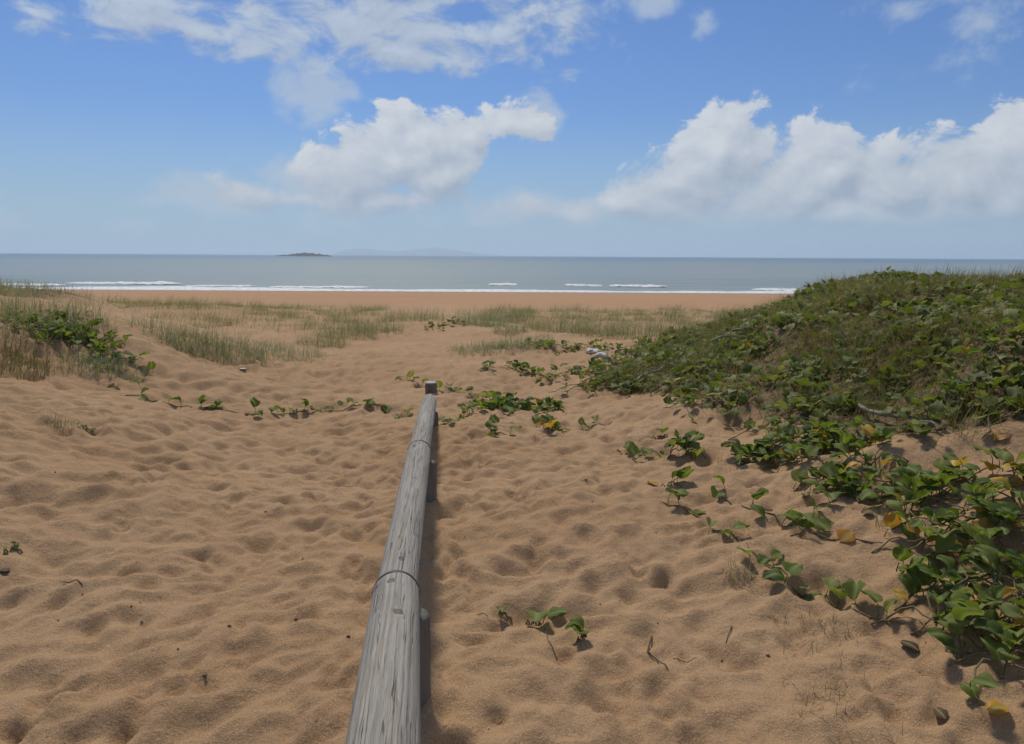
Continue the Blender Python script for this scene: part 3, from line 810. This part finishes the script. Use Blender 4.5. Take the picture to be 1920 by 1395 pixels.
    big = [(x, y, n, 'large-leaved vine plant near the right edge, %s from the left in the %s row' % (od[i], rn)) for rn, r in zip(('top', 'upper middle', 'lower middle', 'lowest'), rows) for i, (x, y, n) in enumerate(sorted(r))]
    for k, (x, y, n, lab) in enumerate(big):
        clump(lab, x, y, int(n * 0.75), 0.22, 0.086, 60 + k, 0.07, group='vine plants at the right edge', lift=0.06)
    for k, (x, y, n, lab) in enumerate([(970, 690, 12, 'small vine tuft on the path sand, nearest the grey-green herbs'), (1003, 703, 10, 'little vine plant on path sand, first of the pair before the dune'),
                                        (1032, 706, 9, 'little vine plant on path sand, second of the pair before the dune'), (914, 692, 5, 'tiny vine sprig on the path sand right of its middle'),
                                        (1085, 702, 16, 'vine plant on path sand touching the dune foot'), (1110, 690, 14, 'vine plant tucked at the dune foot below the white debris'),
                                        (825, 612, 22, 'green vine patch on the far end of the sand path'), (1015, 650, 16, 'green vine patch among the far grass right of the path'),
                                        (1125, 650, 16, 'vine patch on sand beyond the white debris'), (1075, 655, 14, 'vine patch left of the white debris')]):
        clump(lab, x, y, n, 0.30 if y > 680 else 0.55, 0.09, 100 + k)
    for k, (x, y, n) in enumerate([(70, 618, 26), (95, 625, 26), (140, 640, 22), (170, 652, 20), (198, 662, 20), (228, 682, 14), (110, 605, 20)]):
        clump('dark green vine plant in the left mound strip, %s from the left' % ('first', 'second', 'fourth', 'fifth', 'sixth', 'last', 'third')[k], x, y, n, 0.32, 0.085, 130 + k, 0.0, group='vine strip on the left mound', lift=0.04)
    for k, (x, y, n, lab) in enumerate([(210, 725, 4, 'tiny green sprig on the left sand slope, upper of two'), (165, 808, 4, 'tiny pale sprig low on the left sand slope'),
                                        (22, 1032, 3, 'small green sprig at the left picture edge on the sand')]):
        clump(lab, x, y, n, 0.05, 0.032, 150 + k, arms=3)
    # plants along the margin of the cover on the dune
    rs = random.Random(77); made = 0
    while made < 34:
        y = rs.uniform(3.6, 12.5); s = rs.uniform(-0.02, 1.8); x = float(np.interp(y, FOOT_Y, VEG_X)) + s
        if x / y > 0.80: continue
        z = float(zat(x, y)); made += 1
        clump('green vine plant in the leafy margin of the right dune', 0, 0, 16, 0.36, 0.082, 200 + made, 0.03, group='vine plants in the margin of the dune', at=Vector((x, y, z)), lift=0.07)
build_vines()

# ------------------------------------------------------------------ ground cover and grass as masses
def leaf_mass(name, X, Y, size, lift, mat, seed):
    rs = np.random.default_rng(seed); n = len(X)
    V, F, _ = leaf_grid(5, 4, 1.0, 0.5, R(22), 0.3)
    F = np.array(F)
    yaw = rs.uniform(0, 2 * math.pi, n); el = rs.uniform(R(-10), R(70), n); roll = rs.normal(0, 0.35, n)
    s = size * rs.uniform(0.45, 1.35, n)
    x, y, z = [V[None, :, i] * s[:, None] for i in range(3)]
    c, d = np.cos(roll)[:, None], np.sin(roll)[:, None]; x, z = x * c + z * d, z * c - x * d
    c, d = np.cos(el)[:, None], np.sin(el)[:, None]; y, z = y * c - z * d, y * d + z * c
    c, d = np.cos(yaw)[:, None], np.sin(yaw)[:, None]; x, y = x * c - y * d, x * d + y * c
    Z0 = zat(X, Y) + lift * rs.random(n)
    P = np.stack([x + X[:, None], y + Y[:, None], z + Z0[:, None]], -1)
    k = V.shape[0]
    FF = (F[None] + (np.arange(n) * k)[:, None, None]).reshape(-1, 4)
    tint = np.repeat(np.clip(rs.beta(1.6, 2.2, n) + 0.15 * fbm(X * 0.8, Y * 0.8, 2), 0, 1), k)
    return np_mesh(name, P, FF, True, {'tint': tint})

def blades(X, Y, Z, h, w, lean, seed, tint=None, curl=0.5, wind=(0.10, 0.0)):
    """bent tapering blades of grass"""
    rs = np.random.default_rng(seed); n = len(X)
    a = rs.uniform(0, 2 * math.pi, n); ln = np.abs(rs.normal(0, lean, n)); h = h * rs.uniform(0.5, 1.15, n)
    dx, dy = np.cos(a), np.sin(a)
    ts = [0.0, 0.45, 0.8, 1.0]; ws = [1.0, 0.8, 0.45, 0.05]
    sx, sy = -dy, dx
    P = []
    for t, ww in zip(ts, ws):
        off = h * ln * (t + curl * t * t); up = h * t * (1 - 0.25 * ln * t)
        cx = X + dx * off + wind[0] * h * t * t; cy = Y + dy * off + wind[1] * h * t * t; cz = Z + up
        for sg in (-1, 1):
            P.append(np.stack([cx + sg * sx * w * ww, cy + sg * sy * w * ww, cz], -1))
    P = np.stack(P, 1)
    q = np.array([[0, 1, 3, 2], [2, 3, 5, 4], [4, 5, 7, 6]])
    F = (q[None] + (np.arange(n) * 8)[:, None, None]).reshape(-1, 4)
    tt = rs.random(n) if tint is None else tint
    return P.reshape(-1, 3), F, np.repeat(tt, 8)

def scatter(n, x0, x1, y0, y1, dens, seed):
    rs = np.random.default_rng(seed)
    out = []; got = 0
    while got < n:
        x = rs.uniform(x0, x1, 60000); y = rs.uniform(y0, y1, 60000)
        k = rs.random(60000) < dens(x, y); out.append(np.stack([x[k], y[k]], -1)); got += k.sum()
        if len(out) > 400: break
    a = np.concatenate(out)[:n]
    return a[:, 0], a[:, 1]

def build_cover():
    inview = lambda x, y: (np.abs(x) < 0.85 * y + 0.8) * 1.0
    right = lambda x, y: veg_mask(x, y) * (x > 0) * inview(x, y)
    patchy = lambda x, y: right(x, y) * (0.14 + 0.86 * ss(fbm(x * 1.4 + 20, y * 1.4, 4, 0.6), -0.18, 0.22))
    X, Y = scatter(22000, 0.4, 13, 1.5, 19, patchy, 21)
    o = link('ground_cover', leaf_mass('ground_cover', X, Y, 0.076, 0.12, M['cover'], 22), M['cover'])
    tag(o, 'mat of round green vine leaves over the dune on the right', 'ground cover', kind='stuff')
    X, Y = scatter(92000, 0.4, 13, 1.5, 19, lambda x, y: right(x, y) * (0.35 + 0.65 * ss(fbm(x * 0.6 + 4, y * 0.6 + 7, 3), -0.2, 0.3)), 23)
    P, F, tn = blades(X, Y, zat(X, Y) - 0.01, 0.12 + 0.21 * ss(fbm(X * 1.2 + 8, Y * 1.2, 3), -0.3, 0.4), 0.0020, 0.75, 24)
    o = link('dry_grass', np_mesh('dry_grass', P, F, True, {'tint': tn}), M['drygrass'])
    tag(o, 'tangle of dry olive grass and stems between the dune vines', 'grass', kind='stuff')
    # sparse seed heads standing above the crest
    X, Y = scatter(110, 2.6, 9, 6, 12, right, 25)
    P, F, tn = blades(X, Y, zat(X, Y), 0.34, 0.0016, 0.3, 26)
    P2, F2, tn2 = blades(X, Y, zat(X, Y) + 0.20, 0.10, 0.0025, 0.6, 27)
    o = link('tall_dune_grass', np_mesh('tall_dune_grass', np.concatenate([P, P2]), np.concatenate([F, F2 + len(P)]), True, {'tint': np.concatenate([tn, tn2])}), M['drygrass'])
    tag(o, 'thin tall grass stalks standing above the crest of the right dune', 'grass', kind='stuff')
    # band of grass on the flats before the beach
    def band(x, y):
        path = ss(np.abs(x + 1.9 + 0.09 * (y - 15)) , 0.8, 1.7)
        front = np.where(x < -1.5, 13.0 + 0.10 * (x + 6), 15.5)
        b = ss(y + 1.8 * fbm(x * 0.5, y * 0.5 + 30, 3), front, front + 3.0) * (1 - ss(y, 23, 26.5))
        return b * path * (0.10 + 0.90 * ss(fbm(x * 1.3 + 9, y * 0.9, 4, 0.6), -0.10, 0.25)) * inview(x, y)
    X, Y = scatter(70000, -24, 20, 11, 27, band, 28)
    hh = 0.10 + 0.25 * ss(fbm(X * 1.6 + 3, Y * 1.1, 3), -0.25, 0.45)
    P, F, tn = blades(X, Y, zat(X, Y) - 0.01, hh, 0.0020, 0.62, 29, wind=(0.25, -0.1))
    o = link('dune_grass', np_mesh('dune_grass', P, F, True, {'tint': tn}), M['grass'])
    tag(o, 'band of fine grey-green dune grass between the path and the beach', 'grass', kind='stuff')
    # grass over the left mound
    lm = lambda x, y: veg_mask(x, y) * (x < 0) * inview(x, y)
    X, Y = scatter(9000, -14, -3, 5, 15, lm, 31)
    P, F, tn = blades(X, Y, zat(X, Y) - 0.01, 0.17, 0.002, 0.8, 32)
    o = link('mound_grass', np_mesh('mound_grass', P, F, True, {'tint': tn}), M['grass'])
    tag(o, 'olive grass covering the top of the left sand mound', 'grass', kind='stuff')
    # sparse sprouting blades on the open sand at lower right
    sp = lambda x, y: 0.4 * ss(fbm(x * 2.2 + 3, y * 2.2, 3), 0.15, 0.4) * (x > 0.9) * (dune_s(x, y) > -0.6) * (dune_s(x, y) < 1.0) * inview(x, y)
    X, Y = scatter(700, 0.6, 3.2, 1.4, 6, sp, 33)
    P, F, tn = blades(X, Y, zat(X, Y) - 0.004, 0.06, 0.0012, 1.0, 34)
    o = link('sand_sprouts', np_mesh('sand_sprouts', P, F, True, {'tint': tn}), M['drygrass'])
    tag(o, 'sparse wispy grass sprouting from the sand at lower right', 'grass', kind='stuff')
build_cover()

def tussock(label, px, py, h, rad, n, mat, seed, lean=0.45, w=0.0035, name='grass_tussock', cat='grass'):
    rs = np.random.default_rng(seed)
    b = hit(px, py)
    r = rad * np.sqrt(rs.random(n)); a = rs.uniform(0, 2 * math.pi, n)
    X, Y = b.x + r * np.cos(a), b.y + r * np.sin(a)
    P, F, tn = blades(X, Y, zat(X, Y) - 0.01, h, w, lean, seed + 1, tint=np.clip(rs.normal(0.45, 0.25, n), 0, 1))
    P = P - np.array(b)
    return tag(link(name, np_mesh(name, P, F, True, {'tint': tn}), M[mat], loc=b), label, cat)

def build_tussocks():
    T = [(30, 606, 0.36, 0.55, 420, 'grass', 'tall grey-green grass tussock at the far left on the mound'),
         (110, 600, 0.34, 0.45, 300, 'greygrass', 'tall grass tussock on the mound, right of the leftmost one'),
         (8, 690, 0.17, 0.30, 420, 'drygrass', 'yellow-green bushy tuft at the left edge of the mound'),
         (70, 668, 0.16, 0.30, 200, 'drygrass', 'low brownish tuft beside the yellow-green bush on the left'),
         (182, 690, 0.22, 0.22, 200, 'greygrass', 'grey tuft under the vine strip on the left mound'),
         (232, 696, 0.16, 0.20, 160, 'greygrass', 'low grey tuft at the lower end of the left vine strip'),
         (325, 632, 0.26, 0.40, 260, 'greygrass', 'grey-green tussock on the edge of the left slope'),
         (375, 655, 0.30, 0.30, 260, 'grass', 'upright tussock at the front of the left grass band'),
         (448, 668, 0.35, 0.28, 200, 'greygrass', 'foremost grey tussock of the left grass band'),
         (500, 660, 0.25, 0.35, 200, 'greygrass', 'low grey herb tuft right of the foremost left tussock'),
         (550, 662, 0.22, 0.40, 220, 'greygrass', 'low herb tuft with pale leaves in front of the left grass band'),
         (600, 645, 0.34, 0.35, 240, 'grass', 'tussock at the right end of the left grass front'),
         (650, 630, 0.40, 0.50, 320, 'grass', 'olive tussock near the path, left of the sand gap'),
         (702, 622, 0.45, 0.50, 340, 'grass', 'last tall tussock left of the sand gap in the grass'),
         (772, 600, 0.50, 0.70, 420, 'grass', 'lone dark tussock standing before the beach left of the path end'),
         (898, 612, 0.50, 0.55, 420, 'greygrass', 'blue-grey bush right of the far path end'),
         (938, 603, 0.55, 0.50, 360, 'grass', 'dark green tussock behind the blue-grey bush'),
         (955, 622, 0.32, 0.30, 200, 'greygrass', 'small grey tuft right of the blue-grey bush'),
         (890, 656, 0.20, 0.40, 260, 'greygrass', 'low grey herb patch in the path sand, left one'),
         (940, 654, 0.20, 0.40, 260, 'greygrass', 'low grey herb patch in the path sand, middle one'),
         (990, 650, 0.34, 0.40, 260, 'greygrass', 'taller grey herb tuft at the right of the herb patches'),
         (1045, 622, 0.45, 0.60, 380, 'grass', 'tussock at the left front of the right grass band'),
         (1110, 628, 0.48, 0.60, 380, 'grass', 'tussock in the front of the right grass band, left of the white debris line'),
         (1190, 630, 0.48, 0.60, 380, 'grass', 'tussock in the middle of the right grass band front'),
         (1270, 626, 0.45, 0.55, 340, 'grass', 'tussock where the right grass band meets the dune'),
         (120, 800, 0.10, 0.08, 40, 'grass', 'tiny grass tuft on the left sand slope'),
         (1385, 1085, 0.07, 0.05, 40, 'grass', 'tiny grass tuft below the diagonal vine runner'),
         (1655, 985, 0.14, 0.03, 14, 'grass', 'small upright green shoot on sand by the right vines')]
    for k, (x, y, h, r, n, mt, lab) in enumerate(T):
        tussock(lab, x, y, h * (0.74 if y < 700 else 1.0), r * 1.15, int(n * 1.4), mt, 400 + 3 * k, w=0.0024 if y < 700 else 0.0016, lean=0.75)
build_tussocks()

# ------------------------------------------------------------------ small things lying on the sand
def stick(label, pix, r0, r1, mat='twig', name='twig', lift=0.004, cat='twig', branch=None):
    pts = [hit(*p) for p in pix]; b = pts[0].copy()
    fine = []
    rs = random.Random(int(pix[0][0]))
    for a, c in zip(pts[:-1], pts[1:]):
        for i in range(4):
            q = a.lerp(c, i / 4); q.z = max(q.z, float(zat(q.x, q.y))) + lift + rs.uniform(0, r0); fine.append(q)
    fine.append(pts[-1] + Vector((0, 0, lift)))
    n = len(fine)
    V, F = tube([q - b for q in fine], [r0 + (r1 - r0) * i / (n - 1) for i in range(n)], 7, 0.12, 3)
    return tag(link(name, py_mesh(name, V, F), M[mat], loc=b), label, cat)

def build_litter():
    stick('dark bent twig on bare sand at lower right', [(1222, 1195), (1214, 1225), (1232, 1240), (1252, 1258)], 0.0035, 0.0025)
    stick('thin dark twig lying right of the bent one', [(1262, 1238), (1288, 1245), (1306, 1236)], 0.0018, 0.001)
    stick('short dark stick pointing up the slope at lower right', [(1372, 1176), (1366, 1192), (1361, 1208)], 0.0022, 0.0015)
    stick('thin curved root on the sand below the tiny seedling', [(1022, 1180), (1028, 1205), (1045, 1240)], 0.002, 0.0015)
    stick('fine twig on the sand just right of the nearest post', [(895, 1155), (905, 1152), (915, 1158)], 0.002, 0.0015)
    stick('thin pale root lying on the lower left sand', [(120, 1095), (155, 1100)], 0.003, 0.002)
    stick('grey driftwood branch poking out of the vines at the dune foot', [(1172, 740), (1200, 722), (1235, 706), (1300, 680)], 0.022, 0.016, 'drift', 'driftwood', 0.06, 'driftwood')
    stick('thin grey driftwood branch higher on the dune slope', [(1330, 662), (1365, 650), (1405, 636)], 0.018, 0.010, 'drift', 'driftwood', 0.12, 'driftwood')
    stick('grey dead stems on the dune above the bare sand patch', [(1580, 770), (1640, 790), (1700, 800), (1760, 815)], 0.016, 0.010, 'drift', 'driftwood', 0.05, 'driftwood')
    p = hit(1352, 612)
    V, F = tube([(0, 0, -0.1), (0.02, 0, 0.12), (-0.03, 0, 0.30)], [0.014, 0.012, 0.008], 7)
    tag(link('dead_stick', py_mesh('dead_stick', V, F), M['drift'], loc=p), 'pale dead stick standing up at the far shoulder of the dune', 'stick')
    # fallen leaves
    rs = random.Random(5)
    V, F, rib = leaf_grid(7, 7, 1.0, 0.45, R(14), 0.35)
    def fallen(x, y, s, mat, lab, yaw):
        me = py_mesh('fallen_leaf', [tuple(v) for v in V], F); a = me.attributes.new('rib', 'FLOAT', 'POINT'); a.data.foreach_set('value', np.array(rib, np.float32))
        p = hit(x, y); o = tag(link('fallen_leaf', me, M[mat], loc=p + Vector((0, 0, 0.012))), lab, 'leaf')
        o.scale = (s, s, s); o.rotation_euler = (R(rs.uniform(5, 30)), R(rs.uniform(-25, 25)), yaw)
    fallen(1234, 912, 0.075, 'leaf_yellow', 'yellow fallen leaf on bare sand left of the vine runners', 1.2)
    fallen(1576, 1018, 0.10, 'leaf_yellow', 'curled orange leaf on sand between the vine runners', -0.8)
    fallen(1738, 1082, 0.09, 'leaf_yellow', 'pale yellow leaf lying on the sand left of the large vine leaves', 0.4)
    fallen(1885, 1330, 0.075, 'leaf_yellow', 'bright yellow fallen leaf in the lower right corner', 1.9)
    fallen(1860, 830, 0.11, 'leaf_yellow', 'large yellow leaf among the dune vines at the right edge', -1.5)
    fallen(1835, 1130, 0.11, 'leaf_yellow', 'large orange leaf among the foreground vine leaves', 2.6)
    fallen(1910, 915, 0.10, 'leaf_yellow', 'small yellow leaf at the right picture edge', 0.2)
    fallen(1722, 1226, 0.07, 'leaf_brown', 'dark shrivelled leaf on sand left of the lowest vine', 0.7)
    fallen(1635, 962, 0.07, 'leaf_brown', 'dark dry leaf on the sand between vine plants', 2.0)
    fallen(1510, 928, 0.06, 'leaf_brown', 'small brown leaf under the vine runner', 2.9)
    fallen(1388, 838, 0.09, 'leaf_brown', 'reddish dead leaves on the slope by the sand patch', 1.0)
    fallen(1165, 850, 0.05, 'leaf_brown', 'small dark leaf alone on the path sand', 2.2)
    fallen(1772, 1355, 0.05, 'leaf_brown', 'dark scrap of leaf on sand at the bottom right', 0.1)
    # lumps
    def lump(x, y, s, mat, name, lab, cat, seed, flat=0.5):
        r = np.random.default_rng(seed)
        import bmesh
        bm = bmesh.new(); bmesh.ops.create_icosphere(bm, subdivisions=3, radius=1.0)
        for v in bm.verts:
            c = v.co
            k = 1 + 0.45 * float(perlin(np.array(c.x * 1.4 + seed), np.array(c.y * 1.4 + c.z * 0.9))) + 0.3 * float(perlin(np.array(c.x * 3.4 + seed), np.array(c.z * 3.1 - c.y)))
            v.co = (c.x * s * k * 1.3, c.y * s * k, c.z * s * k * flat)
        me = bpy.data.meshes.new(name); bm.to_mesh(me); bm.free()
        for p in me.polygons: p.use_smooth = True
        tag(link(name, me, M[mat], loc=hit(x, y) + Vector((0, 0, s * flat * 0.4))), lab, cat)
    lump(8, 1072, 0.018, 'twig', 'seed_pod', 'dark seed pod lying on the sand at the left edge', 'seed pod', 3)
    lump(1112, 662, 0.09, 'pale', 'coral_chunk', 'white bleached coral chunk on the sand by the dune', 'coral', 5)
    lump(1128, 668, 0.07, 'pale', 'coral_chunk', 'smaller white coral chunk touching the larger one', 'coral', 8)
    lump(455, 692, 0.032, 'pale', 'stone', 'flat pale grey stone below the left grass band', 'stone', 9, 0.18)
    for k, (x, y) in enumerate([(430, 1175), (555, 1163), (384, 1270), (498, 960), (1098, 900), (1440, 1230), (653, 1195)]):
        lump(x, y, 0.006, 'twig', 'pebble', 'tiny dark pebble on the trodden sand', 'pebble', 20 + k, 0.7)
        list(COL.objects)[-1]['group'] = 'pebbles on the path'
build_litter()

def build_debris():
    rs = np.random.default_rng(91)
    n = 220
    Y = 1.2 + 10 * rs.random(n) ** 1.4; X = -0.2 + (0.75 * Y) * rs.uniform(-1, 1, n)
    me = leaf_mass('sand_debris', X, Y, 0.009, 0.001, M['leaf_brown'], 92)
    tag(link('sand_debris', me, M['leaf_brown']), 'sparse scraps of dry leaf and bark strewn over the sand', 'debris', kind='stuff')

build_debris()
